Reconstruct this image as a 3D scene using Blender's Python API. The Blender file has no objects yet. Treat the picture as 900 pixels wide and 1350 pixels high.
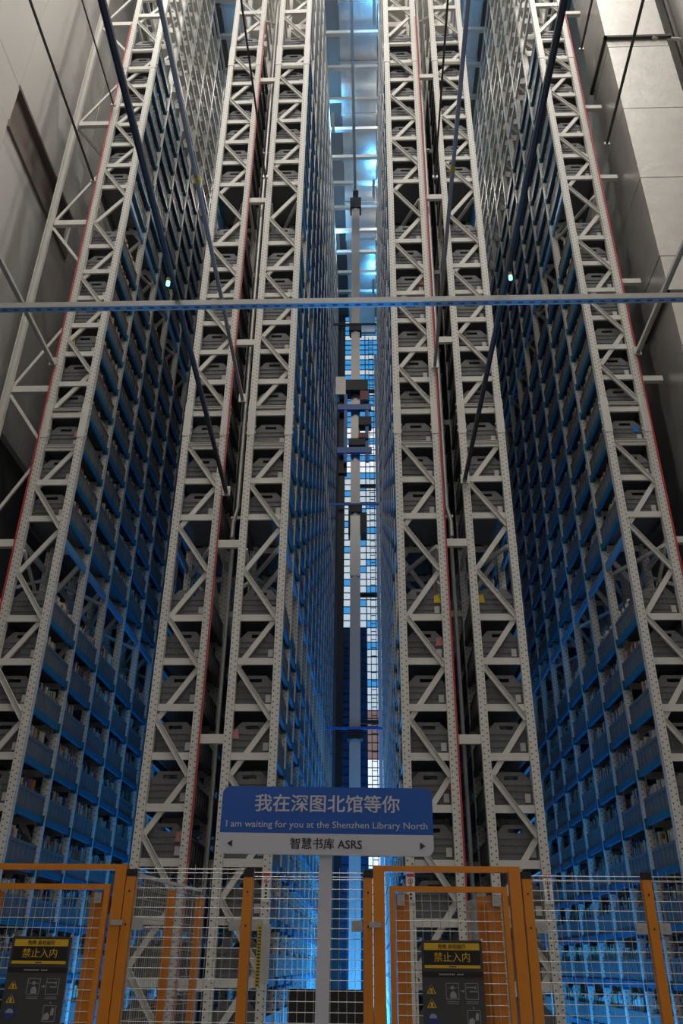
import bpy, math, random
from mathutils import Matrix, Vector
random.seed(7)
SC = bpy.context.scene
COL = SC.collection

# ------------------------------------------------------------------ camera, world, exposure
FPX = 1085.0
YAW, PIT, ROL = (math.radians(a) for a in (-2.0987, 28.9292, 0.6011))
CAM = Vector((0, 0, 1.6))
_F = Vector((math.sin(YAW)*math.cos(PIT), math.cos(YAW)*math.cos(PIT), math.sin(PIT)))
_r0 = Vector((math.cos(YAW), -math.sin(YAW), 0)); _u0 = _r0.cross(_F)
_r = _r0*math.cos(ROL) + _u0*math.sin(ROL); _u = -_r0*math.sin(ROL) + _u0*math.cos(ROL)
cd = bpy.data.cameras.new('camera'); cam = bpy.data.objects.new('camera', cd); COL.objects.link(cam)
cd.sensor_fit = 'VERTICAL'; cd.sensor_height = 36; cd.sensor_width = 24
cd.lens = FPX/1350*36; cd.clip_end = 200
cam.matrix_world = Matrix(((_r.x, _u.x, -_F.x, CAM.x), (_r.y, _u.y, -_F.y, CAM.y), (_r.z, _u.z, -_F.z, CAM.z), (0, 0, 0, 1)))
SC.camera = cam
w = bpy.data.worlds.new('world'); SC.world = w; w.use_nodes = True
w.node_tree.nodes['Background'].inputs[0].default_value = (0.5, 0.55, 0.6, 1)
w.node_tree.nodes['Background'].inputs[1].default_value = 0.05
SC.view_settings.view_transform = 'Standard'; SC.view_settings.look = 'None'
SC.view_settings.gamma = 1; SC.view_settings.use_curve_mapping = False
SC.view_settings.exposure = 0.0
LAMP_W = 340.0          # each high-bay ceiling lamp
TOP_W = 90.0             # each lamp above the racks
BLUE_W = 95.0           # each blue floor light strip
END_E = 3.2              # glow of the lit end windows

# ------------------------------------------------------------------ materials
def mat(name, col, rough=.5, metal=0., noise=0., nscale=8., bump=0., bscale=30., emit=None, estr=0., spec=.5):
    m = bpy.data.materials.new(name); m.use_nodes = True
    nt = m.node_tree; b = nt.nodes['Principled BSDF']
    b.inputs['Base Color'].default_value = (*col, 1); b.inputs['Roughness'].default_value = rough
    b.inputs['Metallic'].default_value = metal; b.inputs['Specular IOR Level'].default_value = spec
    tc = nt.nodes.new('ShaderNodeTexCoord')
    if noise:
        n = nt.nodes.new('ShaderNodeTexNoise'); n.inputs['Scale'].default_value = nscale; n.inputs['Detail'].default_value = 4
        nt.links.new(tc.outputs['Object'], n.inputs['Vector'])
        mr = nt.nodes.new('ShaderNodeMapRange'); mr.inputs[3].default_value = 1-noise; mr.inputs[4].default_value = 1+noise
        nt.links.new(n.outputs['Fac'], mr.inputs[0])
        mx = nt.nodes.new('ShaderNodeVectorMath'); mx.operation = 'SCALE'; mx.inputs[0].default_value = col
        nt.links.new(mr.outputs[0], mx.inputs['Scale']); nt.links.new(mx.outputs[0], b.inputs['Base Color'])
    if bump:
        n = nt.nodes.new('ShaderNodeTexNoise'); n.inputs['Scale'].default_value = bscale; n.inputs['Detail'].default_value = 3
        nt.links.new(tc.outputs['Object'], n.inputs['Vector'])
        bp = nt.nodes.new('ShaderNodeBump'); bp.inputs['Strength'].default_value = bump; bp.inputs['Distance'].default_value = .03
        nt.links.new(n.outputs['Fac'], bp.inputs['Height']); nt.links.new(bp.outputs[0], b.inputs['Normal'])
    if emit:
        b.inputs['Emission Color'].default_value = (*emit, 1); b.inputs['Emission Strength'].default_value = estr
    return m

def post_mat():
    """painted steel with two rows of punched holes on the front face and on the side faces"""
    m = mat('perforated_steel', (.62, .615, .58), .45, .0, .05, 3)
    nt = m.node_tree; b = nt.nodes['Principled BSDF']; L = nt.links
    tc = nt.nodes.new('ShaderNodeTexCoord'); sx = nt.nodes.new('ShaderNodeSeparateXYZ'); L.new(tc.outputs['Object'], sx.inputs[0])
    sn = nt.nodes.new('ShaderNodeSeparateXYZ'); L.new(tc.outputs['Normal'], sn.inputs[0])
    def M(op, a, bb=None):
        n = nt.nodes.new('ShaderNodeMath'); n.operation = op
        for i, v in enumerate((a, bb)):
            if v is None: continue
            if isinstance(v, (int, float)): n.inputs[i].default_value = v
            else: L.new(v, n.inputs[i])
        return n.outputs[0]
    ny = M('GREATER_THAN', M('ABSOLUTE', sn.outputs[1]), .5)
    p = M('ADD', M('MULTIPLY', sx.outputs[0], ny), M('MULTIPLY', sx.outputs[1], M('SUBTRACT', 1, ny)))
    side = M('GREATER_THAN', p, 0)
    u = M('SUBTRACT', M('ABSOLUTE', p), .028)
    v = M('MULTIPLY', M('SUBTRACT', M('FRACT', M('ADD', M('DIVIDE', sx.outputs[2], .075), M('MULTIPLY', side, .5))), .5), .075)
    d = M('SQRT', M('ADD', M('MULTIPLY', u, u), M('MULTIPLY', v, v)))
    hole = M('LESS_THAN', d, .0095)
    old = b.inputs['Base Color'].links[0].from_socket
    mx = nt.nodes.new('ShaderNodeMix'); mx.data_type = 'RGBA'
    L.new(hole, mx.inputs[0]); L.new(old, mx.inputs[6]); mx.inputs[7].default_value = (.06, .06, .06, 1)
    L.new(mx.outputs[2], b.inputs['Base Color'])
    return m

def attr_mat(name, rough=.6):
    m = mat(name, (.5, .5, .5), rough)
    nt = m.node_tree; a = nt.nodes.new('ShaderNodeAttribute'); a.attribute_name = 'paint'
    nt.links.new(a.outputs['Color'], nt.nodes['Principled BSDF'].inputs['Base Color'])
    return m

M = dict(
    post=post_mat(), steel=mat('painted_steel', (.62, .615, .58), .45, 0, .05, 4), galv=mat('galvanised_steel', (.5, .5, .49), .38, .6, .12, 12),
    blue=mat('blue_beam_paint', (.011, .125, .225), .42, 0, .06, 5), tie_blue=mat('light_blue_beam_paint', (.1, .28, .48), .4, 0, .06, 5),
    tote=mat('grey_tote_plastic', (.135, .14, .145), .5, 0, .08, 9), paper=mat('white_label_paper', (.5, .5, .5), .7, 0, .1, 60),
    orange=mat('orange_powder_coat', (.72, .24, .012), .42, 0, .05, 6), black=mat('black_plastic', (.012, .012, .013), .5, 0, .05, 9),
    wire=mat('galvanised_wire', (.55, .56, .55), .35, .5, .05, 20), red=mat('red_cable_sheath', (.5, .03, .03), .5, 0, .05, 9),
    strut=mat('dark_slate_channel', (.09, .09, .1), .45, .2, .08, 9), pale=mat('pale_slate_channel', (.45, .44, .45), .45, .2, .08, 9), base=mat('slotted_steel_lit_blue', (.22, .34, .46), .4, .2, .08, 9), dsteel=mat('dark_steel', (.1, .1, .1), .5, 0, .08, 9), wdim=mat('dark_blue_panel', (.03, .09, .2), .5, 0, .1, 3), wpink=mat('brown_panel', (.35, .22, .18), .6, 0, .1, 3, emit=(.6, .38, .3), estr=.3),
    cable=mat('dark_cable', (.05, .045, .04), .6, 0, .05, 9),
    foil=mat('aluminium_foil_wrap', (.62, .61, .59), .36, .8, .14, 3, .22, 9), wall=mat('pale_wall_panel', (.6, .585, .56), .65, 0, .05, .8),
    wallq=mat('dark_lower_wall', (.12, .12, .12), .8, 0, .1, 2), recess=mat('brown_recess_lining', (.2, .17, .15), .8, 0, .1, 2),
    concrete=mat('concrete_floor', (.3, .3, .3), .6, 0, .12, 2, .1, 20), ceil=mat('ceiling_deck', (.2, .19, .18), .8, 0, .1, 2),
    sblue=mat('sign_blue', (.012, .1, .47), .35, 0, .03, 5), swhite=mat('sign_white', (.62, .63, .7), .4, 0, .03, 5),
    ink=mat('dark_ink', (.03, .03, .035), .6, 0, .05, 9), board=mat('placard_dark_grey', (.055, .055, .06), .45, 0, .06, 9),
    pblack=mat('placard_black', (.01, .01, .01), .5, 0, .05, 9), yellow=mat('placard_yellow', (.75, .46, .02), .5, 0, .05, 9),
    pgrey=mat('placard_grey_print', (.35, .35, .37), .6, 0, .1, 40), pblue=mat('placard_blue_print', (.03, .05, .22), .6, 0, .1, 9),
    mast=mat('crane_mast_grey', (.58, .54, .5), .4, .2, .06, 3), cblue=mat('crane_blue', (.003, .15, .5), .4, 0, .06, 3),
    lamp=mat('lamp_glow', (1, 1, 1), .5, emit=(1, .95, .86), estr=8), led=mat('blue_led_glow', (.1, .4, 1), .5, emit=(.05, .4, 1), estr=6),
    led2=mat('added_strip_glow', (.1, .4, 1), .5, emit=(.05, .42, 1), estr=1.2), spot=mat('small_indicator_glow', (.4, .8, 1), .4, emit=(.35, .8, 1), estr=1.6),
    winw=mat('lit_window_white', (.8, .8, .82), .5, emit=(.85, .92, 1), estr=END_E*.3), winb=mat('lit_window_blue', (.1, .3, .5), .5, emit=(.06, .36, .8), estr=.75), winp=mat('lit_window_pale', (.6, .6, .65), .5, emit=(.62, .75, .85), estr=.75),
    pink=mat('pink_card', (.5, .2, .2), .6, 0, .05, 9), card=mat('white_notice_card', (.75, .75, .74), .6, 0, .05, 30), ytab=mat('yellow_tape', (.6, .45, .03), .6, 0, .05, 9),
    books=attr_mat('book_covers'),
)

# ------------------------------------------------------------------ mesh builder
class MB:
    def __init__(s): s.v = []; s.f = []; s.c = []
    def poly(s, pts, faces, col=None):
        o = len(s.v); s.v += [tuple(p) for p in pts]; s.f += [tuple(i+o for i in f) for f in faces]
        if col is not None: s.c += [col]*len(faces)
        return s
    def box(s, x0, x1, y0, y1, z0, z1, col=None):
        return s.poly([(x0, y0, z0), (x1, y0, z0), (x1, y1, z0), (x0, y1, z0), (x0, y0, z1), (x1, y0, z1), (x1, y1, z1), (x0, y1, z1)],
                      [(0, 3, 2, 1), (4, 5, 6, 7), (0, 1, 5, 4), (1, 2, 6, 5), (2, 3, 7, 6), (3, 0, 4, 7)], col)
    def cbox(s, c, d, col=None):
        return s.box(c[0]-d[0]/2, c[0]+d[0]/2, c[1]-d[1]/2, c[1]+d[1]/2, c[2]-d[2]/2, c[2]+d[2]/2, col)
    def prism(s, pts, y0, y1):            # polygon of (x,z), counter-clockwise seen from -y, extruded along y
        n = len(pts); P = [(x, y0, z) for x, z in pts] + [(x, y1, z) for x, z in pts]
        return s.poly(P, [tuple(range(n)), tuple(range(2*n-1, n-1, -1))] + [(i, i+n, (i+1) % n+n, (i+1) % n) for i in range(n)])
    def sweep(s, a, b, prof, up=(0, 0, 1)):   # closed profile (u,v) swept from a to b; v along 'up'
        a, b = Vector(a), Vector(b); t = (b-a).normalized(); up = Vector(up)
        u = t.cross(up).normalized(); v = u.cross(t)
        n = len(prof); P = [a+u*p+v*q for p, q in prof] + [b+u*p+v*q for p, q in prof]
        return s.poly(P, [tuple(range(n)), tuple(range(2*n-1, n-1, -1))] + [(i, i+n, (i+1) % n+n, (i+1) % n) for i in range(n)])
    def bar(s, a, b, wu, wv, up=(0, 0, 1)):
        return s.sweep(a, b, [(-wu/2, -wv/2), (-wu/2, wv/2), (wu/2, wv/2), (wu/2, -wv/2)], up)
    def channel(s, a, b, w_, d_, up=(0, -1, 0), t=.006):   # C section: web w_ wide, lips d_ deep pointing along 'up'
        h = w_/2
        return s.sweep(a, b, [(-h, 0), (-h, d_), (-h+t, d_), (-h+t, t), (h-t, t), (h-t, d_), (h, d_), (h, 0)], up)
    def tube(s, a, b, r, n=8):
        a, b = Vector(a), Vector(b); t = (b-a).normalized()
        return s.sweep(a, b, [(r*math.cos(-2*math.pi*i/n), r*math.sin(-2*math.pi*i/n)) for i in range(n)], (0, 0, 1) if abs(t.z) < .9 else (0, 1, 0))
    def path(s, pts, r, n=8):
        for a, b in zip(pts, pts[1:]): s.tube(a, b, r, n)
        return s
    def mesh(s, name, m):
        me = bpy.data.meshes.new(name); me.from_pydata(s.v, [], s.f); me.materials.append(m)
        if s.c:
            at = me.attributes.new('paint', 'FLOAT_COLOR', 'FACE')
            at.data.foreach_set('color', [x for c in s.c for x in (*c, 1)])
        me.validate(); me.update(); return me
    def build(s, name, m, parent=None, loc=(0, 0, 0)):
        return link(name, s.mesh(name, m), parent, loc)

def link(name, me, parent=None, loc=(0, 0, 0)):
    o = bpy.data.objects.new(name, me); COL.objects.link(o); o.location = loc
    if parent: o.parent = parent
    return o
def tag(o, label, cat=None, group=None, kind=None):
    if label: o['label'] = label
    if cat: o['category'] = cat
    if group: o['group'] = group
    if kind: o['kind'] = kind
    return o
def thing(name, label, cat, loc=(0, 0, 0), group=None):
    return tag(link(name, None, None, loc), label, cat, group)
def struct(name, loc=(0, 0, 0), me=None):
    o = link(name, me, None, loc); o['kind'] = 'structure'; return o
def area(name, loc, sx, sy, watt, col, parent=None, rot=(0, 0, 0)):
    l = bpy.data.lights.new(name, 'AREA'); l.shape = 'RECTANGLE'; l.size = sx; l.size_y = sy; l.energy = watt; l.color = col
    o = bpy.data.objects.new(name, l); COL.objects.link(o); o.location = loc; o.rotation_euler = rot
    if parent: o.parent = parent
    return o
def text(body, size, m, parent, loc, name='lettering', ext=.0015, align='CENTER', sx=1., bold=0., rot=(math.pi/2, 0, 0)):
    c = bpy.data.curves.new(name, 'FONT'); c.body = body; c.size = size; c.extrude = ext; c.align_x = align; c.align_y = 'CENTER'
    c.offset = bold; c.resolution_u = 3
    t = bpy.data.objects.new(name, c); COL.objects.link(t)
    bpy.context.view_layer.update()
    me = bpy.data.meshes.new_from_object(t.evaluated_get(bpy.context.evaluated_depsgraph_get()))
    bpy.data.objects.remove(t); me.materials.clear(); me.materials.append(m)
    o = link(name, me, parent, loc); o.rotation_euler = rot; o.scale = (sx, 1, 1)
    return o
ORD = ['zeroth', 'first', 'second', 'third', 'fourth', 'fifth', 'sixth', 'seventh', 'eighth', 'ninth', 'tenth', 'eleventh', 'twelfth', 'thirteenth', 'fourteenth',
       'fifteenth', 'sixteenth', 'seventeenth', 'eighteenth', 'nineteenth', 'twentieth', 'twenty-first', 'twenty-second', 'twenty-third', 'twenty-fourth', 'twenty-fifth', 'twenty-sixth', 'twenty-seventh', 'twenty-eighth', 'twenty-ninth', 'thirtieth']

# ------------------------------------------------------------------ layout numbers
D = 10.8; BAY = 1.133; NB = 14; YEND = D+.05+BAY*NB; HT = 27.4
RX = dict(A=(-5.25, -4.535), B=(-2.94, -2.232), C=(-1.91, -1.2), D=(.424, 1.131), E=(1.446, 2.16), F=(3.733, 4.45))
RN = dict(A='leftmost rack', B='second rack from left', C='third rack from left', D='third rack from right', E='second rack from right', F='rightmost rack')
PW, PD = .106, .1
LV1 = [5.904-.64*k for k in range(9, -1, -1)]
LV2 = [7.525+.64*k for k in range(10)]
LV3 = [14.896+.63*k for k in range(8)]
LEVELS = LV1+LV2+LV3
LV4 = [20.6+.66*k for k in range(11)]
def level_name(i):
    if i < 10: return ORD[10-i]+' shelf below the lower open level'
    if i < 20: return ORD[i-9]+' shelf above the lower open level'
    return ORD[i-19]+' shelf above the upper open level'

# ------------------------------------------------------------------ the room
XL, XR, YB, YF, ZC = -7.0, 6.7, -4.0, 30.0, 29.0
struct('floor', me=MB().box(XL-.3, XR+.3, YB-.3, YF+.3, -.2, 0).mesh('floor', M['concrete']))
struct('ceiling', me=MB().box(XL-.3, XR+.3, YB-.3, YF+.3, ZC, ZC+.2).mesh('ceiling', M['ceil']))
struct('wall_back', me=MB().box(XL-.3, XR+.3, YB-.3, YB, 0, ZC).mesh('wall_back', M['wall']))
wl = struct('wall_left')
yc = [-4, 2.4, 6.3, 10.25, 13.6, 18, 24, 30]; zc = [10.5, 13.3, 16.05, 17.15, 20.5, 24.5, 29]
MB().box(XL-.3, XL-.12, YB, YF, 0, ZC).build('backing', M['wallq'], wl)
for i in range(len(yc)-1):
    for j in range(len(zc)-1):
        if i == 3 and j == 2: continue
        MB().box(XL-.12, XL+random.uniform(0, .006), yc[i]+.008, yc[i+1]-.008, zc[j]+.008, zc[j+1]-.008).build('panel', M['wall'], wl)
wn = struct('window_1')
MB().box(XL-.115, XL-.105, 10.25, 13.6, 16.05, 17.15).build('recess_lining', M['recess'], wn)
MB().box(XL-.1, XL+.06, 10.2, 13.65, 15.9, 16.12).build('window_sill', M['recess'], wn)
MB().box(XL-.1, XL+.02, 10.2, 13.65, 17.12, 17.2).build('window_head', M['recess'], wn)
wr = struct('wall_right')
for i in range(len(yc)-1):
    for j, (a, b) in enumerate(zip([0]+zc, zc)):
        MB().box(XR, XR+.12, yc[i]+.008, yc[i+1]-.008, a+.008, b-.008).build('panel', M['wall'], wr)
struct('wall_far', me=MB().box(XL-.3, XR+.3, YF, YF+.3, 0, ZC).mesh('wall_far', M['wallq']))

# lit end windows seen through the middle aisle
w2 = struct('window_2')
yy = YF-.06
rows = 97; dz = .292
for k in range(rows):
    z0 = .5+k*dz
    for c, (x0, x1) in enumerate(((-1.0, -.66), (-.62, -.1), (-.06, .5))):
        if z0 < 7.9: m_ = M['winw'] if c > 1 else M['wdim']
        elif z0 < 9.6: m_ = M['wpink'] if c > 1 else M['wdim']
        elif z0 < 13: m_ = (M['winp'] if k % 5 else M['winb']) if c > 1 else M['wdim']
        elif z0 < 19.5: m_ = M['winp'] if (k*7+c*3) % 9 > 1 else M['winb']
        elif z0 < 22.5: m_ = M['winw'] if k % 3 else M['winb']
        else: m_ = M['winb'] if (k*5) % 7 < 5 else M['winp']
        MB().box(x0, x1, yy, yy+.03, z0, z0+dz-.03).build('pane', m_, w2)
MB().box(-1.2, -1.04, yy, yy+.03, .5, 28.6).build('side_panel', M['recess'], w2)
for x in (-1.02, -.64, -.08, .52): MB().box(x-.02, x+.02, yy-.05, yy+.02, .4, 28.8).build('mullion', M['strut'], w2)
f = MB()
for k in range(rows+1): f.box(-1.02, .52, yy-.04, yy+.01, .5+k*dz-.03, .5+k*dz)
tag(f.build('transoms', M['strut'], w2), None, kind='stuff')

# ------------------------------------------------------------------ high-bay ceiling lamps over the front hall
LN = 0
for lx in (-5.6, -.4, 5.2):
    for ly in (2.0, 7.2):
        t = thing('high_bay_lamp', 'round high-bay ceiling lamp over the front hall, %s of the %s row' % ({-5.6: 'left', -.4: 'middle', 5.2: 'right'}[lx], 'near' if ly < 5 else 'far'), 'lamp', (lx, ly, 27.2), 'high-bay lamps')
        MB().sweep((0, 0, .02), (0, 0, .3), [(.32*math.cos(-a*math.pi/8), .32*math.sin(-a*math.pi/8)) for a in range(16)], (0, 1, 0)).build('housing', M['steel'], t)
        MB().sweep((0, 0, 0), (0, 0, .02), [(.3*math.cos(-a*math.pi/8), .3*math.sin(-a*math.pi/8)) for a in range(16)], (0, 1, 0)).build('diffuser', M['lamp'], t)
        MB().tube((0, 0, .3), (0, 0, 1.8), .02).build('stem', M['steel'], t)
        area('lamp_light', (0, 0, -.06), .6, .6, LAMP_W, (1, .95, .88), t)

for lx in (-2.07, 1.29):
    for j, ly in enumerate((13.2, 17.8, 22.4)):
        t = thing('high_bay_lamp', 'round ceiling lamp above the %s pair of racks, %s from the front' % ('left' if lx < 0 else 'right', ORD[j+1]), 'lamp', (lx, ly, 28.3), 'high-bay lamps')
        MB().sweep((0, 0, .02), (0, 0, .3), [(.26*math.cos(-a*math.pi/8), .26*math.sin(-a*math.pi/8)) for a in range(16)], (0, 1, 0)).build('housing', M['steel'], t)
        MB().sweep((0, 0, 0), (0, 0, .02), [(.24*math.cos(-a*math.pi/8), .24*math.sin(-a*math.pi/8)) for a in range(16)], (0, 1, 0)).build('diffuser', M['lamp'], t)
        MB().tube((0, 0, .3), (0, 0, .7), .02).build('stem', M['steel'], t)
        area('lamp_light', (0, 0, -.06), .5, .5, TOP_W, (1, .95, .86), t)

for lx in (-3.2, 3.2):  # unseen pair added behind the camera as white fill from low down
    t = thing('fill_lamp', 'long white fill lamp added on the rear wall, %s one' % ('left' if lx < 0 else 'right'), 'lamp', (lx, YB+.08, 6.0), 'added rear fill lamps')
    MB().box(-1.2, 1.2, -.08, .0, -.1, .1).build('housing', M['steel'], t)
    MB().box(-1.15, 1.15, 0, .02, -.07, .07).build('diffuser', M['lamp'], t)
    area('fill_light', (0, .06, 0), 2.3, .14, 16, (1, .96, .92), t, (math.pi/2, 0, 0))
t = thing('high_bay_lamp', 'round fill lamp added out of view at the middle aisle mouth', 'lamp', (-.3, 12.6, 26.4), 'high-bay lamps')  # added lamp just out of view, brings white light onto the crane mast
MB().sweep((0, 0, .02), (0, 0, .3), [(.26*math.cos(-a*math.pi/8), .26*math.sin(-a*math.pi/8)) for a in range(16)], (0, 1, 0)).build('housing', M['steel'], t)
MB().sweep((0, 0, 0), (0, 0, .02), [(.24*math.cos(-a*math.pi/8), .24*math.sin(-a*math.pi/8)) for a in range(16)], (0, 1, 0)).build('diffuser', M['lamp'], t)
MB().tube((0, 0, .3), (0, 0, 1.3), .02).build('stem', M['steel'], t)
area('lamp_light', (0, 0, -.06), .5, .5, 28, (1, .95, .88), t)

# ------------------------------------------------------------------ racks
def diag(mb, xa, za, xb, zb, y, flip):
    if flip: mb.channel((xa, y, za), (xb, y, zb), .072, .035, (0, -1, 0))
    else: mb.channel((xa, y, za), (xb, y, zb), .072, .035, (0, 1, 0))
postmesh = MB().box(-PW/2, PW/2, 0, .012, 0, HT).box(-PW/2, -PW/2+.01, .012, PD, 0, HT).box(PW/2-.01, PW/2, .012, PD, 0, HT).box(-PW/2+.01, -.03, PD-.012, PD, 0, HT).box(.03, PW/2-.01, PD-.012, PD, 0, HT).mesh('upright_post', M['post'])
sleevemesh = MB().box(-PW/2-.006, PW/2+.006, -.006, PD+.004, 0, .66)
for zz in (.08, .2, .46, .58):
    for sx in (-1, 1): sleevemesh.cbox((sx*.06, .05, zz), (.03, .03, .03))
sleevemesh = sleevemesh.mesh('splice_sleeve', M['steel'])
NODES = [.85+.7225*k for k in range(12)]           # up to 8.8
NODES2 = [9.6+.7185*k for k in range(14)]          # 9.6 .. 18.94
NODES3 = [19.64+.72*k for k in range(11)]
def zig(nodes, par0): return [(za, zb, (par0+i) % 2) for i, (za, zb) in enumerate(zip(nodes, nodes[1:]))]
VIS = dict(A=12, B=3, C=14, D=14, E=3, F=12)          # bays that can be seen
racks = {}
crossmesh = {}
for R, (x0, x1) in RX.items():
    rk = thing('storage_rack', 'tall perforated grey steel racking, the %s, full of book totes' % RN[R], 'rack', ((x0+x1)/2, D, 0), 'high-bay storage racks')
    racks[R] = rk
    hw = (x1-x0)/2
    xi = hw-PW                                       # inner clear half width
    mirror = R in 'ACE'                              # these zigzags run the other way
    for k in range(NB+1):
        if R in 'BE' and k > 5: break
        for s in (-1, 1):
            link('upright_post', postmesh, rk, (s*(hw-PW/2), k*BAY, 0))
            if k > 0: pass
            else:
                for zs in (8.98, 18.6): link('splice_sleeve', sleevemesh, rk, (s*(hw-PW/2), 0, zs))
    # front frame: every brace and crossbar a part
    def frame_braces(y, each, mb):
        for nodes, p0 in ((NODES, 0), (NODES2, 0), (NODES3, 1)):
            for za, zb, p in zig(nodes, p0):
                pp = p ^ mirror
                # p=0: starts right, rises to the left for racks B D F
                xa, xb = (xi, -xi) if pp == 0 else (-xi, xi)
                m_ = MB() if each else mb
                diag(m_, xa, za, xb, zb, y+.05+(.012 if pp else 0), (pp == 0))
                if each: m_.build('diagonal_brace', M['steel'], rk)
    frame_braces(0, True, None)
    mb = MB()
    for k in range(1, min(VIS[R], 7)+1): frame_braces(k*BAY, False, mb)
    tag(mb.build('inner_diagonal_brace', M['steel'], rk), None, kind='stuff')
    cm = MB().channel((-xi, 0, 0), (xi, 0, 0), .095, .035, (0, 1, 0)).mesh('crossbar', M['steel'])
    for z in LEVELS: link('crossbar', cm, rk, (0, .045, z))
    for z in (8.84, 9.55, 18.55, 19.25): MB().channel((-xi, 0, 0), (xi, 0, 0), .05, .035, (0, -1, 0)).build('frame_strut', M['steel'], rk, (0, .06, z))
    mb = MB()
    for k in range(1, min(VIS[R], NB)+1):
        for z in LEVELS: mb.channel((-xi, k*BAY+.05, z), (xi, k*BAY+.05, z), .095, .03, (0, 1, 0))
        for z in LV4: mb.box(-xi, xi, k*BAY+.02, k*BAY+.3, z-.1, z+.1)
    for z in LV4[:4]: mb.box(-xi, xi, .02, .08, z-.06, z+.06)
    tag(mb.build('inner_crossbar', M['steel'], rk), None, kind='stuff')
    # shelf beams along the aisle, blue; near ones single, the rest joined
    bm = MB().box(-.025, .025, PD, BAY, -.04, .04).box(-.045, .045, PD, PD+.012, -.08, .06).box(-.045, .045, BAY-.012, BAY, -.08, .06).mesh('shelf_beam', M['blue'])
    rest = MB(); gap = MB(); inner = {'A': 1, 'C': 1, 'D': -1, 'F': -1, 'B': -1, 'E': 1}[R]
    nobj = {'A': 5, 'F': 6, 'C': 3, 'D': 2, 'B': 0, 'E': 0}[R]
    for k in range(VIS[R]):
        for z in LEVELS:
            for s in (-1, 1):
                xx = s*(hw-.03)
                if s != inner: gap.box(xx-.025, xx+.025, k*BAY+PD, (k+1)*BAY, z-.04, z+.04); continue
                if s == inner and k < nobj and z > 1: link('shelf_beam', bm, rk, (xx, k*BAY, z))
                else: rest.box(xx-.025, xx+.025, k*BAY+PD, (k+1)*BAY, z-.04, z+.04)
    tag(rest.build('inner_shelf_beam', M['blue'], rk), None, kind='stuff') if rest.v else None
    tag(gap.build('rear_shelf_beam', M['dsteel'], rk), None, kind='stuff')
    # open maintenance levels: a pair of light blue tie beams and flat diagonals
    for z in (7.16, 14.55):
        for k in range(min(VIS[R], 8)):
            MB().box(inner*(hw-.03)-.02, inner*(hw-.03)+.02, k*BAY+PD, (k+1)*BAY, z-.06, z+.06).build('tie_beam', M['tie_blue'], rk)
        mb = MB()
        for k in range(min(VIS[R], 8)):
            mb.box(-inner*(hw-.03)-.02, -inner*(hw-.03)+.02, k*BAY+PD, (k+1)*BAY, z-.05, z+.05)
            a, b = (-xi, xi) if k % 2 else (xi, -xi)
            mb.bar((a, k*BAY+.1, z-.12), (b, (k+1)*BAY, z-.12), .05, .05)
            mb.bar((-inner*xi, k*BAY+.1, z-.75), (-inner*xi, (k+1)*BAY, z-.15), .04, .04, (1, 0, 0))
            mb.bar((-inner*xi, k*BAY+.1, z-.15), (-inner*xi, (k+1)*BAY, z-.75), .04, .04, (1, 0, 0))
        tag(mb.build('level_bracing', M['steel'], rk), None, kind='stuff')
    # cream empty top levels
    mb = MB(); nb = {'B': 2, 'E': 2}.get(R, NB)
    for k in range(nb):
        for z in LV4:
            for s in (-1, 1): mb.box(s*(hw-.03)-.025, s*(hw-.03)+.025, k*BAY+PD, (k+1)*BAY, z-.05, z+.05)
        for q in range(2):
            za, zb = (20.3, 23.9) if q == 0 else (23.9, 27.3)
            if k % 2 == 0: mb.bar((-inner*hw, k*BAY+.05, za), (-inner*hw, (k+2)*BAY, zb), .03, .03, (1, 0, 0)); mb.bar((-inner*hw, k*BAY+.05, zb), (-inner*hw, (k+2)*BAY, za), .03, .03, (1, 0, 0))
    tag(mb.build('empty_top_levels', M['steel'], rk), None, kind='stuff')
    # ties across the aisle at the top
    span = {'A': RX['B'][0]-x1, 'C': RX['D'][0]-x1, 'E': RX['F'][0]-x1}.get(R)
    if span:
        tm = MB().box(hw+.003, hw+span-.003, -.06, .06, -.07, .07).mesh('aisle_tie', M['steel'])
        for k in range(NB+1): link('aisle_tie', tm, rk, (0, k*BAY+.05, 27.33))
        MB().box(hw+span/2-.05, hw+span/2+.05, 0, NB*BAY, 27.05, 27.2).build('top_guide_rail', M['galv'], rk)

# short spacers between back-to-back racks and ties to the side columns
for a, b, R in (('B', 'C', 'B'), ('D', 'E', 'D')):
    xa, xb = RX[a][1], RX[b][0]; c = (RX[R][0]+RX[R][1])/2
    for z in (1.4, 4.2, 7.06, 10.9, 14.4, 18.1, 21.5, 25):
        MB().box(xa-c, xb-c-.003, .01, .07, z-.06, z+.06).build('rack_spacer', M['steel'], racks[R])
    for k in range(1, 5):
        for z in (2.8, 6.4, 10.0, 13.6, 17.2): MB().box(xa-c, xb-c-.003, k*BAY+.02, k*BAY+.07, z-.05, z+.05).build('rack_spacer', M['steel'], racks[R])

# red detection cables along outer post edges
for R, side, nm in (('A', 0, 'left edge of the leftmost rack'), ('B', 1, 'right edge of the second rack from left'), ('D', 1, 'right edge of the third rack from right'), ('F', 1, 'right edge of the rightmost rack')):
    x = RX[R][side]+(.008 if side else -.008)
    o = MB().tube((x, D-.022, .05), (x, D-.022, 20.2), .012, 6).build('detection_cable', M['red'])
    tag(o, 'thin red cable running up the '+nm, 'cable', 'red cables on the racks')

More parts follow.
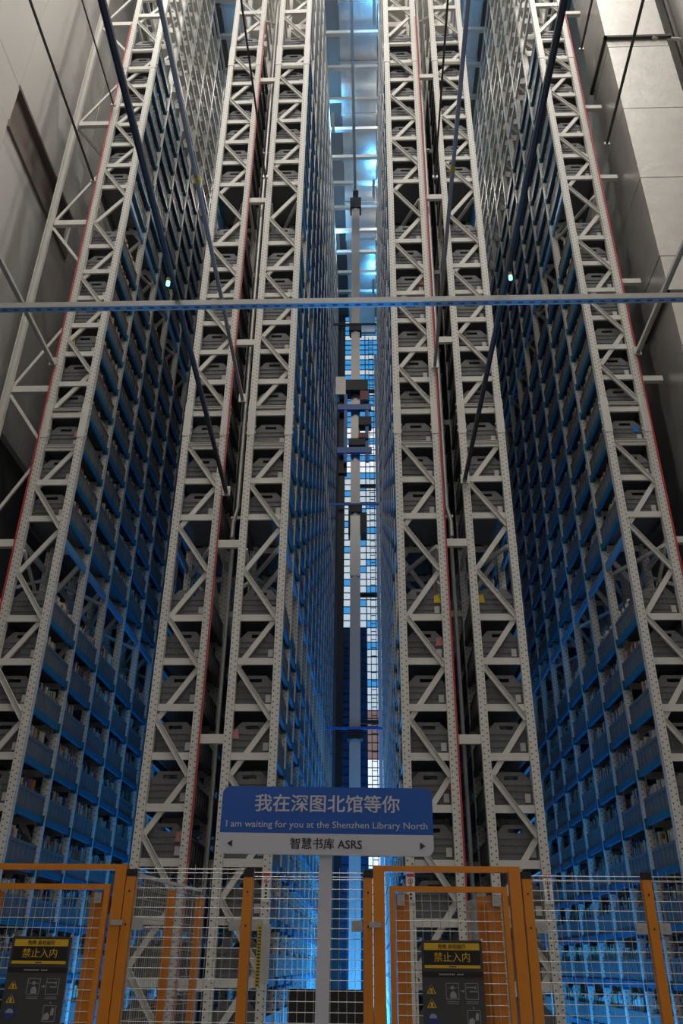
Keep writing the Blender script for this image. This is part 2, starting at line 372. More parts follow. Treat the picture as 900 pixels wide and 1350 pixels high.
# ------------------------------------------------------------------ totes and their books
TL, TW, TB = .985, .655, .265
def tote_mesh(detail):
    m = MB(); h = TW/2
    m.box(-h, h, 0, TL, 0, .012)
    for s in (-1, 1):
        m.box(s*h-.008, s*h+.008, 0, TL, 0, TB)
        m.box(s*h-.016, s*h+.016, 0, TL, TB-.035, TB)
        if detail:
            m.box(s*h-.014, s*h+.014, 0, TL, .0, .03)
            for k in range(7): m.box(s*h-.015, s*h+.015, k*(TL-.025)/6, k*(TL-.025)/6+.025, .0, TB-.03)
    for y in (0, TL-.016):
        m.box(-h, h, y, y+.016, 0, TB)
        if detail or y == 0:
            m.prism([(-.29, TB), (-.09, TB), (-.09, .42), (-.15, .42)], y, y+.016)
            m.prism([(.09, TB), (.29, TB), (.15, .42), (.09, .42)], y, y+.016)
            m.box(-.09, .09, y, y+.016, TB, .325); m.box(-.09, .09, y, y+.016, .375, .42)
    if detail:
        for z in (.1, .19, .265): m.box(-h, h, -.012, .002, z-.007, z+.007)
        for k in range(9): m.box(-.25+k*.062, -.24+k*.062, -.008, .002, .1, TB)
    return m
TM = tote_mesh(True).mesh('book_tote', M['tote'])
LM = MB().box(.155, .225, -.0135, -.0125, .045, .15).mesh('barcode_label', M['paper'])
SIDE = dict(A=1, F=-1, C=1, D=-1, B=-1, E=1)
def tote_pos(R, k, z): return ((RX[R][0]+RX[R][1])/2, D+k*BAY+.125, z+.042)
single = []
for R in 'ABCDEF':
    for i, z in enumerate(LEVELS):
        if z > .9: single.append((R, 0, i))
for k in (1, 2, 3):
    for R in 'AF':
        for i, z in enumerate(LEVELS):
            if 1.2 < z and len(single) < 300 and not (k == 3 and z < 3): single.append((R, k, i))
sset = set(single)
TABS = {('D', 0, 8): ('pink', .2), ('D', 0, 9): ('ytab', .2), ('D', 0, 5): ('pink', .22), ('A', 0, 15): ('ytab', -.2), ('D', 0, 17): ('pink', .2), ('A', 0, 12): ('pink', .2), ('C', 0, 6): ('pink', -.22), ('E', 0, 9): ('ytab', -.2), ('B', 0, 4): ('pink', .2), ('F', 0, 12): ('cblue', .15)}
TABM = {n: MB().prism([(-.05, .2), (.05, .2), (.03, .33), (-.04, .31)], -.02, -.014).mesh('paper_tab', M[n]) for n in ('pink', 'ytab', 'cblue')}
for (R, k, i) in single:
    x, y, z = tote_pos(R, k, LEVELS[i])
    o = link('book_tote', TM, None, (x, y, z))
    tag(o, 'grey tote, %s of %s, %s' % ('front bay' if k == 0 else ORD[k+1]+' bay', RN[R], level_name(i)), 'tote', 'grey book totes in the racks')
    if k == 0: link('barcode_label', LM, o)
    if (R, k, i) in TABS: link('paper_tab', TABM[TABS[(R, k, i)][0]], o, (TABS[(R, k, i)][1], 0, 0))
lo = tote_mesh(False); rest = MB()
for R in 'ABCDEF':
    for k in range(VIS[R]):
        for i, z in enumerate(LEVELS):
            if (R, k, i) in sset: continue
            x, y, zz = tote_pos(R, k, z); o = len(rest.v)
            rest.v += [(a+x, b+y, c+zz) for a, b, c in lo.v]; rest.f += [tuple(q+o for q in f_) for f_ in lo.f]
tag(rest.build('book_tote_rows', M['tote']), 'grey book totes filling the deeper bays of all racks', 'tote', kind='stuff')

CV = [('cream', (.62, .56, .42)), ('white', (.68, .67, .63)), ('tan', (.42, .3, .17)), ('grey', (.3, .3, .3)), ('dark red', (.32, .05, .04)), ('orange', (.55, .22, .06)),
      ('brown', (.17, .1, .06)), ('navy', (.04, .06, .16)), ('teal', (.08, .22, .24)), ('green', (.1, .2, .1)), ('black', (.03, .03, .03)), ('pale yellow', (.62, .55, .25))]
CW = [9, 10, 6, 5, 4, 3, 4, 3, 2, 2, 3, 3]
BM = {n: mat('book_'+n.replace(' ', '_'), c, .6, 0, .06, 20) for n, c in CV}
bookmesh = {}
def book_obj(cv, th, ht, dp):
    key = (cv, round(th, 3), round(ht, 2))
    if key not in bookmesh:
        m = MB(); m.box(-dp/2, dp/2, 0, th, 0, ht)
        bookmesh[key] = m.mesh('book', BM[cv])
    return bookmesh[key]
brest = MB(); nsingle = 0
order = sorted([(R, k, i) for R in 'AF' for k in range(VIS[R]) for i in range(len(LEVELS)) if LEVELS[i] > .5],
               key=lambda t: (0 if (t[1] == 0 and 2 < LEVELS[t[2]] < 6.5) else 1, t[1], t[2]))
for (R, k, i) in order:
    x, y, z = tote_pos(R, k, LEVELS[i]); s = SIDE[R]
    yb = y+.03; n = 0; base = random.choice([.36, .39, .42]); fill = random.random()
    yend = y+TL-.03 if fill > .2 else y+TL*random.uniform(.45, .8)
    if random.random() < .06: continue
    while yb < yend-.04:
        th = random.choice([.022, .028, .034, .04, .05]); ht = base+random.choice([-.06, -.03, 0, .02, .05]); dp = .17
        cvn, cvc = random.choices(CV, CW)[0]; n += 1
        if random.random() < .06: yb += .05; continue
        xx = x+s*(TW/2-.03-dp/2)
        if nsingle < 300 and LEVELS[i] > 1.9:
            nsingle += 1
            o = link('book', book_obj(cvn, th, ht, dp), None, (xx, yb, z+.013))
            tag(o, '%s book, %s in %s front tote, %s' % (cvn, ORD[n] if n < len(ORD) else 'last', "leftmost rack's" if R == 'A' else "rightmost rack's", level_name(i).replace(' the', '').replace(' level', ' gap')), 'book', 'books standing in the totes')
        else:
            j = random.uniform(.85, 1.1)
            brest.box(xx-dp/2, xx+dp/2, yb, yb+th, z+.013, z+.013+ht, tuple(q*j for q in cvc))
        yb += th+random.choice([.002, .002, .006])
tag(brest.build('book_rows', M['books']), 'mixed books standing in the deeper and higher totes', 'books', kind='stuff')

# ------------------------------------------------------------------ side columns beside the outer racks
t = thing('wall_tie_column', 'white steel lattice column tying the leftmost rack to the pale wall', 'column', (-5.97, D, 0))
MB().channel((0, .05, 0), (0, .05, 27.4), .11, .08, (0, -1, 0)).build('column_post', M['steel'], t)
HZ = [3.2, 7.1, 9.97, 13.9, 16.8, 20.3, 23.6]
for z in HZ: MB().box(.07, .72, .02, .1, z-.06, z+.06).build('tie_bar', M['steel'], t)
for i, (a, b) in enumerate(zip(HZ, HZ[1:])):
    MB().bar((.05, .06, b-.1), (.7, .06, b-1.0), .05, .03, (0, 1, 0)).build('diagonal_tie', M['cable' if i == 3 else 'steel'], t)
    MB().bar((.05, .08, a+.1), (.7, .08, a+1.4), .05, .03, (0, 1, 0)).build('diagonal_tie', M['steel'], t)
t = thing('wall_tie_column', 'grey steel lattice column between the rightmost rack and the foil duct', 'column', (4.72, D+.9, 0))
MB().channel((0, .05, 0), (0, .05, 27.4), .1, .06, (0, -1, 0)).build('column_post', M['steel'], t)
for z in (3.2, 5.2, 7.1, 10.05, 12.2, 14.9, 17.0, 20.3, 23.6): MB().box(-.27, .1, -.86, -.78, z-.05, z+.05).build('tie_bar', M['steel'], t)
for a, b in zip((3.2, 7.1, 10.05, 14.9, 17, 20.3), (7.1, 10.05, 14.9, 17, 20.3, 23.6)):
    MB().bar((-.25, -.8, a+.3), (0, .05, b-.3), .04, .04, (1, 0, 0)).build('diagonal_tie', M['steel'], t)

# ------------------------------------------------------------------ foil ducts
t = thing('insulated_duct', 'tall silver foil-wrapped air duct rising beside the rightmost rack', 'duct', (5.5, 10.7, 0))
zz = 2.4; i = 0
while zz < 28.6:
    h = 1.93; g = random.uniform(-.012, .012)
    MB().box(-.6+g, .6+g, -.58, .58, zz, min(zz+h, 28.9)-.02).build('duct_section', M['foil'], t)
    MB().box(-.575, .575, -.555, .555, zz-.03, zz+.01).build('seam_band', M['foil'], t)
    zz += h; i += 1
for z in (4.3, 11.2, 18.1, 24.9):
    MB().box(-.66, .68, -.64, -.585, z-.03, z+.03).box(-.66, -.605, -.64, .62, z-.03, z+.03).build('support_bracket', M['cable'], t)
    MB().bar((.3, -.62, z-.05), (.95, -.45, z+.15), .05, .03).build('support_bracket', M['steel'], t)
MB().tube((.98, -.3, 0), (.98, -.3, 28.9), .06, 10).build('side_pipe', M['cable'], t)
for nm, xc, hw_ in (('left', -3.74, .72), ('middle', -.2, .6), ('right', 2.95, .72)):
    t = thing('insulated_duct', 'flat silver foil-wrapped duct high above the %s aisle' % nm, 'duct', (xc, 10.9, 27.75), 'foil ducts above the aisles')
    for k in range(10):
        MB().box(-hw_, hw_, k*1.9, k*1.9+1.86, random.uniform(-.02, .02), .5).build('duct_section', M['foil'], t)
        MB().box(-hw_-.03, hw_+.03, k*1.9+1.84, k*1.9+1.92, -.04, .52).build('seam_band', M['galv'], t)

# ------------------------------------------------------------------ struts, crossbar, cables in front of the racks
def strut(name, a, b, w_, m_, label, tagat=None):
    t = thing(name, label, 'strut', a, 'suspended struts'); a, b = Vector(a), Vector(b); d = b-a
    MB().channel((0, 0, 0), d, w_, w_*.8, (0, 0, -1), .004).build('channel', m_, t)
    MB().cbox(d, (.12, .03, .16)).build('end_bracket', M['galv'], t)
    if tagat:
        c = d*tagat; MB().cbox(c, (w_+.01, .1, w_+.01)).build('yellow_tag', M['ytab'], t)
    return t
strut('strut_channel', (-1.98, 2.2, 8.12), (-2.15, 10.75, 7.92), .056, M['strut'], 'slate blue strut running from overhead to the second rack from left')
strut('strut_channel', (-2.08, 2.6, 10.3), (-2.02, 10.75, 9.67), .05, M['pale'], 'pale slate strut with yellow tag on the left, meeting the racks higher up', .51)
strut('strut_channel', (1.62, 2.2, 8.45), (1.47, 10.75, 8.1), .056, M['strut'], 'slate blue strut running from overhead to the second rack from right')
strut('strut_channel', (1.15, 2.6, 11.2), (1.12, 10.75, 10.32), .05, M['pale'], 'pale slate strut with yellow tag on the right, meeting the racks higher up', .57)
strut('strut_channel', (-5.28, 2.2, 10.6), (-5.28, 10.75, 10.48), .07, M['steel'], 'white steel strut meeting the outer side of the leftmost rack')
strut('strut_channel', (4.47, 2.2, 10.6), (4.46, 10.75, 10.54), .07, M['steel'], 'white steel strut crossing in front of the foil duct')
for (a, b, r, lb) in (((-5.27, 3, 14.92), (-5.28, 10.72, 14.92), .024, 'dark cable with end fitting crossing the pale wall'), ((-5.24, 3, 17.24), (-5.22, 10.72, 17.24), .016, 'thin brown cable crossing high beside the leftmost rack'),
                      ((-1.95, 3, 14.93), (-1.93, 10.72, 14.93), .018, 'thin black cable in front of the gap left of the middle aisle'), ((1.27, 3, 14.83), (1.33, 10.72, 14.83), .018, 'thin black cable in front of the gap right of the middle aisle'),
                      ((4.2, 3, 14.8), (4.41, 10.05, 14.8), .026, 'dark cable crossing in front of the foil duct'), ((4.53, 3, 18.71), (4.6, 10.7, 18.71), .024, 'dark cable between the rightmost rack and the foil duct')):
    t = thing('guy_cable', lb, 'cable', a, 'suspended cables'); d = Vector(b)-Vector(a)
    MB().tube((0, 0, 0), d, r, 6).build('cable', M['cable'], t)
    MB().cbox(d, (.1, .04, .06)).build('end_fitting', M['galv'], t)
t = thing('crossbar_channel', 'long grey slotted channel hanging level across the whole hall', 'beam', (-6.9, 6.68, 7.88))
MB().box(0, 13.5, 0, .008, 0, .07).box(0, 13.5, .07, .078, 0, .07).box(0, 13.5, .008, .07, .062, .07).build('channel', M['galv'], t)
MB().box(0, 13.5, .008, .07, .0, .008).build('slotted_base', M['base'], t)  # blue light falling on the underside is put into this base colour
sl = MB(); x = .03
while x < 13.4: sl.box(x, x+.055, .028, .05, -.002, .001); x += .125
tag(sl.build('slots', M['strut'], t), None, kind='stuff')
for R_, x in (('left', -2.09), ('right', 1.56)):
    t2 = thing('indicator_lamp', 'small glowing blue indicator above the %s half of the long channel' % R_, 'lamp', (x, 6.37 if x < 0 else 6.62, 7.9 if x < 0 else 8.15), 'indicator lamps')
    MB().sweep((0, 0, -.03), (0, 0, .02), [(.022*math.cos(-a*math.pi/5), .022*math.sin(-a*math.pi/5)) for a in range(10)], (0, 1, 0)).build('lens', M['spot'], t2)
    MB().cbox((0, 0, .04), (.036, .036, .05)).build('housing', M['ytab'], t2)

# sprinkler pipes in the narrow gaps
for x, lb in ((-2.05, 'silver pipe with a bend in the gap left of the middle aisle'), (1.25, 'silver pipe with a bend in the gap right of the middle aisle')):
    s = 1 if x < 0 else -1
    t = thing('sprinkler_pipe', lb, 'pipe', (x, D+.2, 0), 'sprinkler pipes')
    MB().path([(0, 0, 7.25), (0, 0, 7.5), (s*.05, 0, 7.75), (s*.06, 0, 26)], .035, 10).build('riser', M['galv'], t)
    MB().tube((0, .1, .2), (0, .1, 7.3), .028, 8).build('dropper', M['galv'], t)
    for z in (7.6, 12, 16): MB().cbox((s*.04, .02, z), (.16, .05, .04)).build('pipe_clamp', M['steel'], t)

# ------------------------------------------------------------------ stacker crane in the middle aisle
t = thing('stacker_crane', 'tall grey stacker crane mast with blue lifting carriage in the middle aisle', 'crane', (-.37, 21.2, 0))
MB().box(-.14, .14, -.12, .12, .3, 26.0).box(-.055, .055, -.16, -.12, .3, 26.0).build('mast', M['mast'], t)
MB().box(-.2, .2, -.2, .2, 26.0, 26.5).box(-.1, .1, -.1, .1, 26.5, 27.0).build('mast_head', M['black'], t)
for z, m_ in ((20.3, 'black'), (13.4, 'black'), (6.85, 'black')):
    MB().box(-.2, .2, -.2, .2, z-.18, z+.1).build('guide_bracket', M[m_], t)
    MB().box(-.75, .7, -.22, -.17, z+.04, z+.1).build('guide_arm', M['black' if z > 15 else 'cblue'], t)
MB().box(-.2, -.14, -.2, .2, 12.5, 13.2).build('hoist_motor', M['black'], t)
MB().box(.14, .34, -.2, .2, 12.5, 13.2).build('hoist_motor', M['black'], t)
MB().box(-.15, .15, -.17, -.121, 11.2, 13.1).build('chain_guide', M['galv'], t)
MB().box(-.5, -.26, -.12, .1, 14.6, 15.2).build('cable_tray', M['black'], t)
MB().box(-.5, -.32, -.05, .1, .3, 17.6).build('cable_chain', M['black'], t)
c = MB()
for x in (-.3, .36): c.box(x-.05, x+.05, -.3, -.2, 14.9, 17.4)
for z in (16.9, 15.3): c.box(-.55, .5, -.32, -.2, z-.1, z+.1)
c.build('carriage_frame', M['cblue'], t)
for b_ in ((-.3, .4, -.4, .1, 17.5, 17.9), (.1, .5, -.35, 0, 16.2, 16.5), (-.2, .3, -.35, 0, 15.45, 15.7)): MB().box(*b_).build('carriage_drive', M['black'], t)
for b_ in ((.15, .42, -.42, -.1, 17.1, 17.45), (.1, .4, -.38, -.1, 15.7, 15.85)): MB().box(*b_).build('carriage_load', M['pink'], t)
MB().box(-.62, -.3, -.3, .1, 17.4, 18.1).build('control_cabinet', M['mast'], t)
MB().box(-.6, .6, -.9, .9, .05, .3).build('travel_base', M['cblue'], t)
t = thing('access_ladder', 'dark access ladder standing before the lit end windows', 'ladder', (.1, 27.6, 0))
for x in (-.02, .16): MB().box(x-.012, x+.012, -.02, .02, 0, 25.5).build('ladder_rail', M['cable'], t)
ld = MB()
for k in range(84): ld.box(-.02, .16, -.01, .01, .3+k*.3, .325+k*.3)
tag(ld.build('rungs', M['cable'], t), None, kind='stuff')
for z in (4.2, 8.8, 13.4, 18.0, 22.6): MB().box(-.42, .3, -.06, .06, z-.06, z+.06).build('wall_bracket', M['cable'], t)
t = thing('guide_post', 'bright white guide post at the right end of the middle aisle', 'post', (.36, 27.0, 0))
MB().box(-.06, .06, -.06, .06, 0, 24).build('post', M['swhite'], t)

# ------------------------------------------------------------------ blue light strips on the aisle floors
for nm, x, segs in (('left', -3.73, ((12.5, 17), (18, 22.5))), ('middle', -.05, ((12, 16), (17, 20), (22.5, 26.5))), ('right', 2.95, ((12, 16.5), (17.5, 22.5)))):
    for j, (ya, yb) in enumerate(segs):
        t = thing('light_strip', 'blue floor light strip in the %s aisle, %s from the fence' % (nm, ORD[j+1]), 'lamp', (x, ya, 0), 'blue floor light strips')
        MB().box(-.1, .1, 0, yb-ya, 0, .06).build('housing', M['galv'], t)
        MB().box(-.08, .08, .05, yb-ya-.05, .06, .075).build('diffuser', M['led'], t)
        area('strip_light', (0, (yb-ya)/2, .12), .2, yb-ya-.1, BLUE_W*((1.0, 2.7, 3.8)[j] if nm == 'middle' else 1), (.04, .38, 1), t, (math.pi, 0, 0))
for nm, x, y, z0, z1, sg, wt in (('second rack from left', RX['B'][0]-.03, 14.35, 1.2, 9.5, -1, 13), ('second rack from right', RX['E'][1]+.03, 14.35, 1.2, 9.5, 1, 13)):  # hidden strips added to spread blue over the rack sides across the aisle
    t = thing('light_strip', 'upright blue fill strip added out of view on the %s' % nm, 'lamp', (x, y, z0), 'added blue fill strips')
    MB().box(-.012, .012, -.025, .025, 0, z1-z0).build('housing', M['galv'], t)
    MB().box(.012 if sg > 0 else -.018, .018 if sg > 0 else -.012, -.015, .015, .05, z1-z0-.05).build('diffuser', M['led2'], t)
    area('strip_light', (sg*.05, 0, (z1-z0)/2), z1-z0-.1, .05, wt, (.04, .38, 1), t, (0, -sg*math.pi/2, 0))
for nm, x, ys, wt in (('middle', .3, (14.5, 18.2, 21.0, 23.5, 26.0), 22), ('left', -3.1, (15.0, 18.5), 30), ('right', 2.35, (14.5, 16.5, 19.5), 30)):  # uplights added to turn the foil and ties overhead blue
    for k, y in enumerate(ys):
        t = thing('light_strip', 'added blue uplight under the ceiling ties, %s along the %s aisle' % (ORD[k+1], nm), 'lamp', (x if nm != 'middle' or k % 2 == 0 else -1.1, y, 26.9), 'added blue uplights')
        MB().box(-.05, .05, -.4, .4, 0, .06).build('housing', M['galv'], t)
        MB().box(-.04, .04, -.38, .38, .06, .075).build('diffuser', M['led'], t)
        area('strip_light', (0, 0, .1), .08, .75, wt, (.1, .5, 1), t, (math.pi, 0, 0))

# ------------------------------------------------------------------ safety fence
FY = 6.0
def fence_post(x, y=FY, h=2.12, name='post', lb=''):
    t = thing('fence_post', lb, 'post', (x, y, 0), 'orange fence posts')
    MB().box(-.03, .03, -.03, .03, 0, h).build('tube', M['orange'], t)
    MB().box(-.032, .032, -.032, .032, h, h+.045).build('post_cap', M['black'], t)
    for z in (2.03, 1.83): MB().cbox((0, -.031, z), (.01, .004, .012)).build('bolt', M['black'], t)
    return t
def wire_panel(name, a, b, z1, lb, clips=True, dens=.052):
    a, b = Vector(a), Vector(b); d = b-a; L = d.length; t = thing(name, lb, 'fence', tuple(a), 'wire mesh fence panels'); d.normalize()
    n = max(2, int(L/dens)); h = MB(); v = MB(); r = .0019
    nrm = Vector((-d.y, d.x, 0))
    z = .12
    while z < z1:
        h.tube(tuple(nrm*-.005+Vector((0, 0, z))), tuple(d*L+nrm*-.005+Vector((0, 0, z))), r+.0004, 5); z += .0585
    for zz in (z1, z1-.025): h.tube(tuple(nrm*-.005+Vector((0, 0, zz))), tuple(d*L+nrm*-.005+Vector((0, 0, zz))), r+.0006, 5)
    for k in range(n+1):
        p = d*(L*k/n); v.tube((p.x, p.y, .1), (p.x, p.y, z1+.03), r, 5)
    tag(h.build('horizontal_wires', M['wire'], t), None, kind='stuff'); tag(v.build('vertical_wires', M['wire'], t), None, kind='stuff')
    if clips:
        for q in (.04, L-.04):
            p = d*q+nrm*-.012
            MB().box(p.x-.035, p.x+.035, p.y-.006, p.y+.006, 1.8, 1.865).build('clip', M['galv'], t)
            MB().sweep((p.x, p.y-.012, 1.83), (p.x, p.y-.006, 1.83), [(.012*math.cos(-i), .012*math.sin(-i)) for i in range(6)]).build('clip_bolt', M['galv'], t)
    return t
fence_post(-1.605, lb='orange fence post beside the left gate, black cap')
fence_post(-.815, lb='orange fence post left of the blue sign post')
fence_post(-.017, lb='orange fence post against the left side of the right gate')
fence_post(1.03, lb='orange fence post against the right side of the right gate')
fence_post(1.815, lb='orange fence post at the right, between two mesh panels')
wire_panel('wire_fence', (-1.57, FY, 0), (-.85, FY, 0), 2.17, 'wire mesh fence panel right beside the left gate')
wire_panel('wire_fence', (-.78, FY, 0), (-.05, FY, 0), 2.15, 'wire mesh fence panel behind the sign post')
wire_panel('wire_fence', (1.065, FY, 0), (1.78, FY, 0), 2.14, 'wire mesh fence panel right of the right gate')
wire_panel('wire_fence', (1.85, FY, 0), (2.6, FY, 0), 2.14, 'wire mesh fence panel cut by the right picture edge')
# return fences running back to the racks
wire_panel('wire_fence', (-1.58, FY+.06, 0), (-1.485, FY+.60, 0), 2.09, 'mesh return panel running back beside the left gate', False, .035)
wire_panel('wire_fence', (-1.46, FY+.70, 0), (-1.40, FY+1.29, 0), 2.09, 'second mesh return panel running back toward the racks', False, .035)
for (x, y, lb) in ((-1.47, FY+.65, 'orange post of the return fence behind the mesh, nearer one'), (-1.39, FY+1.34, 'orange post of the return fence behind the mesh, farther one')):
    t = thing('fence_post', lb, 'post', (x, y, 0), 'orange fence posts'); MB().box(-.028, .028, -.028, .028, 0, 2.08).build('tube', M['orange'], t); MB().box(-.03, .03, -.03, .03, 2.08, 2.1).build('post_cap', M['galv'], t)
MBt = thing('fence_rail', 'pale top rail of the mesh return fence', 'rail', (-1.58, FY+.05, 2.135), 'return fence rails')
MB().bar((0, 0, 0), (.19, 1.3, 0), .03, .02).build('rail', M['steel'], MBt)
wire_panel('wire_fence', (.79, FY+.3, 0), (.76, FY+1.2, 0), 2.03, 'mesh return panel seen through the right gate', False, .035)
t = thing('fence_post', 'pale orange post seen through the right gate', 'post', (.755, FY+.25, 0), 'orange fence posts'); MB().box(-.03, .03, -.03, .03, 0, 2.03).build('tube', M['orange'], t); MB().box(-.032, .032, -.032, .032, 2.03, 2.05).build('post_cap', M['galv'], t)
MB().box(.03, .055, -.03, .03, 0, 2.03).build('angle_strip', M['galv'], t)

def gate(x0, x1, lb, side):
    t = thing('safety_gate', lb, 'gate', (x0, FY, 0), 'orange safety gates'); W = x1-x0; h = 2.195
    for a, b in ((0, .075), (W-.075, W)): MB().box(a, b, -.035, .035, 0, h).build('frame_stile', M['orange'], t)
    MB().box(.075, W-.075, -.03, .03, h-.036, h).build('frame_header', M['orange'], t)
    a, b, zt = .105, W-.095, 2.07
    lf = MB().box(a, a+.035, -.045, -.005, .1, zt).box(b-.035, b, -.045, -.005, .1, zt).box(a+.035, b-.035, -.045, -.005, zt-.034, zt).box(a+.035, b-.035, -.045, -.005, .1, .14).build('leaf_frame', M['orange'], t)
    for q in (a+.045, b-.045-.085): MB().box(q, q+.085, .0, .02, .14, zt-.045).build('leaf_stile', M['orange'], t)
    wm = MB(); z = .17
    while z < zt-.05: wm.tube((a+.04, -.02, z), (b-.04, -.02, z), .0023, 5); z += .0585
    n = int((b-a-.08)/.055)
    for k in range(n+1): wm.tube((a+.04+k*(b-a-.08)/n, -.015, .14), (a+.04+k*(b-a-.08)/n, -.015, zt-.045), .0024, 5)
    tag(wm.build('leaf_mesh', M['wire'], t), None, kind='stuff')
    for q in (a+.075, b-.075):
        MB().box(q-.025, q+.025, -.034, -.026, zt-.115, zt-.05).build('clip', M['galv'], t)
        MB().sweep((q, -.042, zt-.08), (q, -.034, zt-.08), [(.012*math.cos(-i), .012*math.sin(-i)) for i in range(6)]).build('clip_bolt', M['galv'], t)
    for z in (1.84, .9):
        MB().box(W-.06 if side else -.03, W+.02 if side else .05, -.05, -.035, z-.015, z+.015).build('hinge', M['galv'], t)
    return t
gate(-2.7, -1.64, 'orange framed safety gate at the left picture edge', 1)
gate(.018, .99, 'orange framed safety gate right of the blue sign', 0)

# warning boards on the gates
def board(x, y, zt, lb):
    t = thing('warning_board', lb, 'sign', (x, y, zt), 'warning boards on the gates'); W, H = .385, .78; f = -.008
    MB().box(0, W, -.006, .006, -H, 0).build('board', M['board'], t)
    MB().box(.015, W-.015, f, -.006, -.155, -.012).build('black_field', M['pblack'], t)
    for z0, z1 in ((-.056, -.016), (-.156, -.139)): MB().box(.018, W-.018, f-.001, f, z0, z1).build('yellow_band', M['yellow'], t)
    MB().box(.002, W-.002, f, -.006, -.205, -.175).build('black_strip', M['pblack'], t)
    text('危险 自动运行', .028, M['pblack'], t, (W/2, f-.002, -.037), bold=0)
    text('禁止入内', .058, M['yellow'], t, (W/2, f-.001, -.099), bold=0)
    MB().box(W/2-.022, W/2+.022, f-.002, f-.001, -.151, -.145).build('fine_print', M['pblack'], t)
    fp = MB()
    for k in range(14):
        if k != 9: fp.box(W/2-.085+k*.011, W/2-.077+k*.011, f-.001, f, -.194, -.186)
    tag(fp.build('fine_print', M['pgrey'], t), None, kind='stuff')
    for zt_ in (-.27, -.345):
        tri = MB()
        for (p, q, r_) in (((0, .026), (-.03, -.026), (-.022, -.026)), ((0, .026), (.022, -.026), (.03, -.026)), ((-.03, -.026), (.03, -.026), (0, -.018))): 
            tri.poly([(.055+p[0], f, zt_+p[1]), (.055+q[0], f, zt_+q[1]), (.055+r_[0], f, zt_+r_[1])], [(0, 1, 2)])
        tri.box(.048, .062, f-.001, f, zt_-.018, zt_+.004)
        tri.build('warning_triangle', M['yellow'], t)
    c = MB(); c.sweep((.06, f, -.425), (.06, f-.001, -.425), [(.036*math.cos(-a*math.pi/10), .036*math.sin(-a*math.pi/10)) for a in range(20)]); c.build('blue_disc', M['pblue'], t)
    c = MB(); c.prism([(.06+.024*math.cos(a*math.pi/10), -.425+.024*math.sin(a*math.pi/10)) for a in range(11)], f-.003, f-.001); c.build('helmet_mark', M['pgrey'], t)
    def frame(cx, cz, w_, h_):
        fr = MB(); e = .003
        fr.box(cx-w_, cx+w_, f, -.006, cz+h_-e, cz+h_).box(cx-w_, cx+w_, f, -.006, cz-h_, cz-h_+e).box(cx-w_, cx-w_+e, f, -.006, cz-h_+e, cz+h_-e).box(cx+w_-e, cx+w_, f, -.006, cz-h_+e, cz+h_-e)
        return fr
    a = frame(.185, -.28, .04, .044)
    a.sweep((.185, f, -.262), (.185, -.006, -.262), [(.011*math.cos(-i*math.pi/4), .011*math.sin(-i*math.pi/4)) for i in range(8)]).box(.155, .215, f, -.006, -.264, -.261)
    a.prism([(.172, -.318), (.21, -.318), (.207, -.295), (.196, -.28), (.178, -.283), (.17, -.3)], f, -.006)
    for z in (-.335, -.345): a.box(.15, .222, f, -.006, z-.003, z)
    a.build('pictogram', M['pgrey'], t)
    a = frame(.305, -.28, .04, .044); a.box(.27, .325, f, -.006, -.262, -.256).box(.29, .338, f, -.006, -.285, -.279).prism([(.318, -.262), (.332, -.272), (.327, -.25)], f, -.006)
    for z in (-.335, -.345): a.box(.268, .342, f, -.006, z-.003, z)
    a.prism([(.236, -.283), (.25, -.283), (.25, -.29), (.26, -.28), (.25, -.27), (.25, -.277), (.236, -.277)], f, -.006)
    a.build('pictogram', M['pgrey'], t)
    a = frame(.31, -.425, .04, .044); a.prism([(.275, -.46), (.31, -.46), (.315, -.435), (.3, -.42), (.28, -.43)], f, -.006).prism([(.32, -.435), (.336, -.435), (.34, -.4), (.327, -.392), (.318, -.41)], f, -.006)
    a.prism([(.305, -.372), (.315, -.372), (.31, -.36)], f, -.006)
    a.build('pictogram', M['pgrey'], t)
    for x_ in (.0, W): MB().sweep((x_, -.014, .004), (x_, -.006, .004), [(.01*math.cos(-i), .01*math.sin(-i)) for i in range(6)]).build('fixing_screw', M['galv'], t)
    return t
board(-2.315, FY-.065, 1.755, 'dark warning board with yellow lettering on the left gate')
board(.318, FY-.065, 1.755, 'dark warning board with yellow lettering on the right gate')

# ------------------------------------------------------------------ notices on the rack posts, ruler strip
for R, s, nm in (('C', 1, 'third rack from left'), ('D', -1, 'third rack from right'), ('E', 1, 'second rack from right')):
    x = RX[R][1]-PW/2 if s > 0 else RX[R][0]+PW/2
    t = thing('rack_notice', 'small white notice with red ban symbol on post of the %s' % nm, 'notice', (x, D-.008, 2.27), 'notices on the rack posts')
    MB().box(-.05, .05, -.002, .002, 0, .33).build('card', M['card'], t)
    MB().box(-.045, .045, -.004, -.002, .285, .32).build('red_heading', M['red'], t)
    ring = MB()
    for i in range(14):
        a0, a1 = i*math.pi/7, (i+1)*math.pi/7
        ring.poly([(.032*math.cos(a0), -.004, .235+.032*math.sin(a0)), (.032*math.cos(a1), -.004, .235+.032*math.sin(a1)), (.024*math.cos(a1), -.004, .235+.024*math.sin(a1)), (.024*math.cos(a0), -.004, .235+.024*math.sin(a0))], [(0, 1, 2, 3)])
    ring.bar((-.02, -.004, .255), (.02, -.004, .215), .002, .006, (0, 1, 0)); ring.build('ban_symbol', M['red'], t)
    MB().cbox((0, -.004, .235), (.012, .002, .035)).build('figure_mark', M['ink'], t)
    for i in range(4): MB().box(-.014, .014, -.004, -.002, .165-i*.042, .19-i*.042).build('print_mark', M['ink'], t)
t0 = thing('low_guard_board', 'low black guard board behind the mesh across the middle aisle', 'board', (-.84, 9.6, 0))
MB().box(0, .86, 0, .04, .05, 1.4).build('board', M['pblack'], t0)
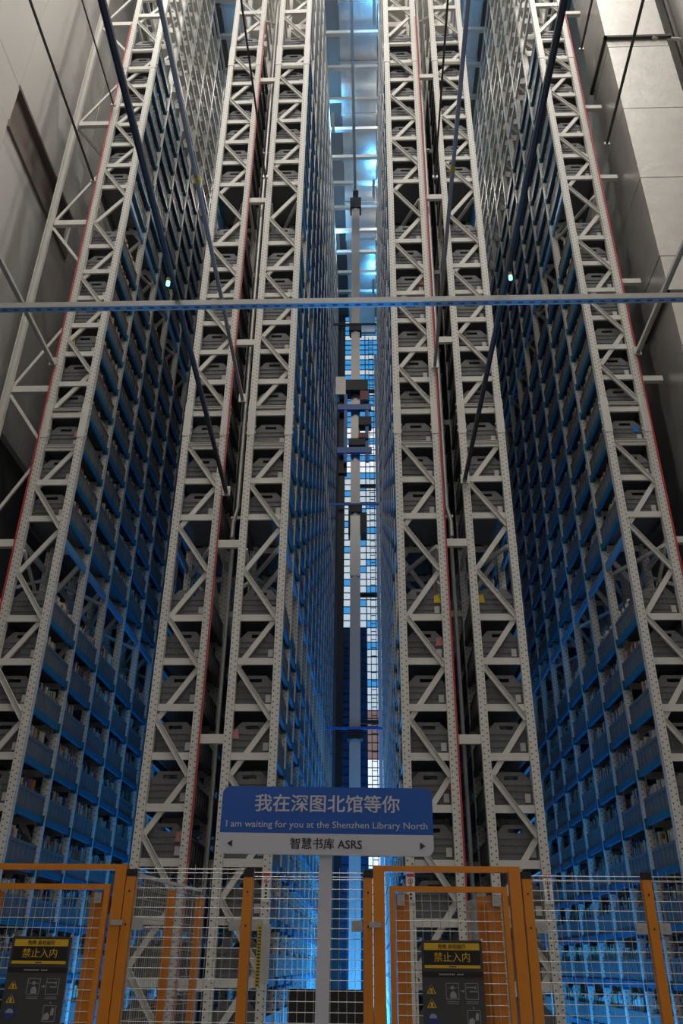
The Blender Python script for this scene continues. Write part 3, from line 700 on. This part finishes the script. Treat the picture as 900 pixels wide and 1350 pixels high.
for x in (0, .82): MB().box(x, x+.04, .04, .08, 0, 1.4).build('support_post', M['dsteel'], t0)
t = thing('scale_strip', 'white strip with yellow and black scale on mesh left of sign post', 'ruler', (-.735, FY-.03, 1.5), None)
MB().box(.03, .085, -.004, .004, 0, .34).build('white_board', M['paper'], t)
MB().box(0, .028, -.004, .004, -.02, .34).build('yellow_tape', M['ytab'], t)
tk = MB()
for k in range(18): tk.box(.006, .024, -.006, -.004, -.01+k*.019, -.002+k*.019)
tk.build('scale_marks', M['ink'], t)

# ------------------------------------------------------------------ the blue sign
t = thing('direction_sign', 'blue and white direction sign board on a pale post before the fence', 'sign', (-.245, 4.5, 0))
t.rotation_euler = (0, math.radians(.5), 0)
def rrect(x0, x1, z0, z1, r, corners):
    P = []
    for (cx, cz, a0, on) in ((x0+r, z0+r, 180, corners[0]), (x1-r, z0+r, 270, corners[1]), (x1-r, z1-r, 0, corners[2]), (x0+r, z1-r, 90, corners[3])):
        if on: P += [(cx+r*math.cos(math.radians(a0+q*15)), cz+r*math.sin(math.radians(a0+q*15))) for q in range(7)]
        else: P.append((cx-r if a0 in (180, 90) else cx+r, cz-r if a0 in (180, 270) else cz+r))
    return P
zb, zm, zt = 2.095, 2.195, 2.425; sw = .547
MB().prism(rrect(-sw, sw, zm, zt, .04, (0, 0, 1, 1)), -.025, .0).build('blue_panel', M['sblue'], t)
MB().prism(rrect(-sw, sw, zb, zm, .04, (1, 1, 0, 0)), -.025, .0).build('white_panel', M['swhite'], t)
MB().box(-.032, .032, .002, .05, 0, 2.14).build('sign_post', M['swhite'], t)
MB().box(-.2, .2, .0, .25, 0, .02).build('base_plate', M['swhite'], t)
for dx_, dz_ in ((0, 0), (.0028, 0), (.0014, .0018)): text('我在深图北馆等你', .092, M['swhite'], t, (dx_, -.026-dx_*.1, 2.335+dz_), sx=1.03)
text('I am waiting for you at the Shenzhen Library North', .0455, M['swhite'], t, (0, -.026, 2.237), sx=1.1)
for dx_ in (0, .0018): text('智慧书库 ASRS', .057, M['ink'], t, (dx_, -.026-dx_*.1, 2.143))
for s in (-1, 1):
    MB().prism([(s*.505, 2.143), (s*.478, 2.143+s*.017), (s*.478, 2.143-s*.017)] if s < 0 else [(.478, 2.126), (.505, 2.143), (.478, 2.16)], -.027, -.0255).build('arrow', M['ink'], t)
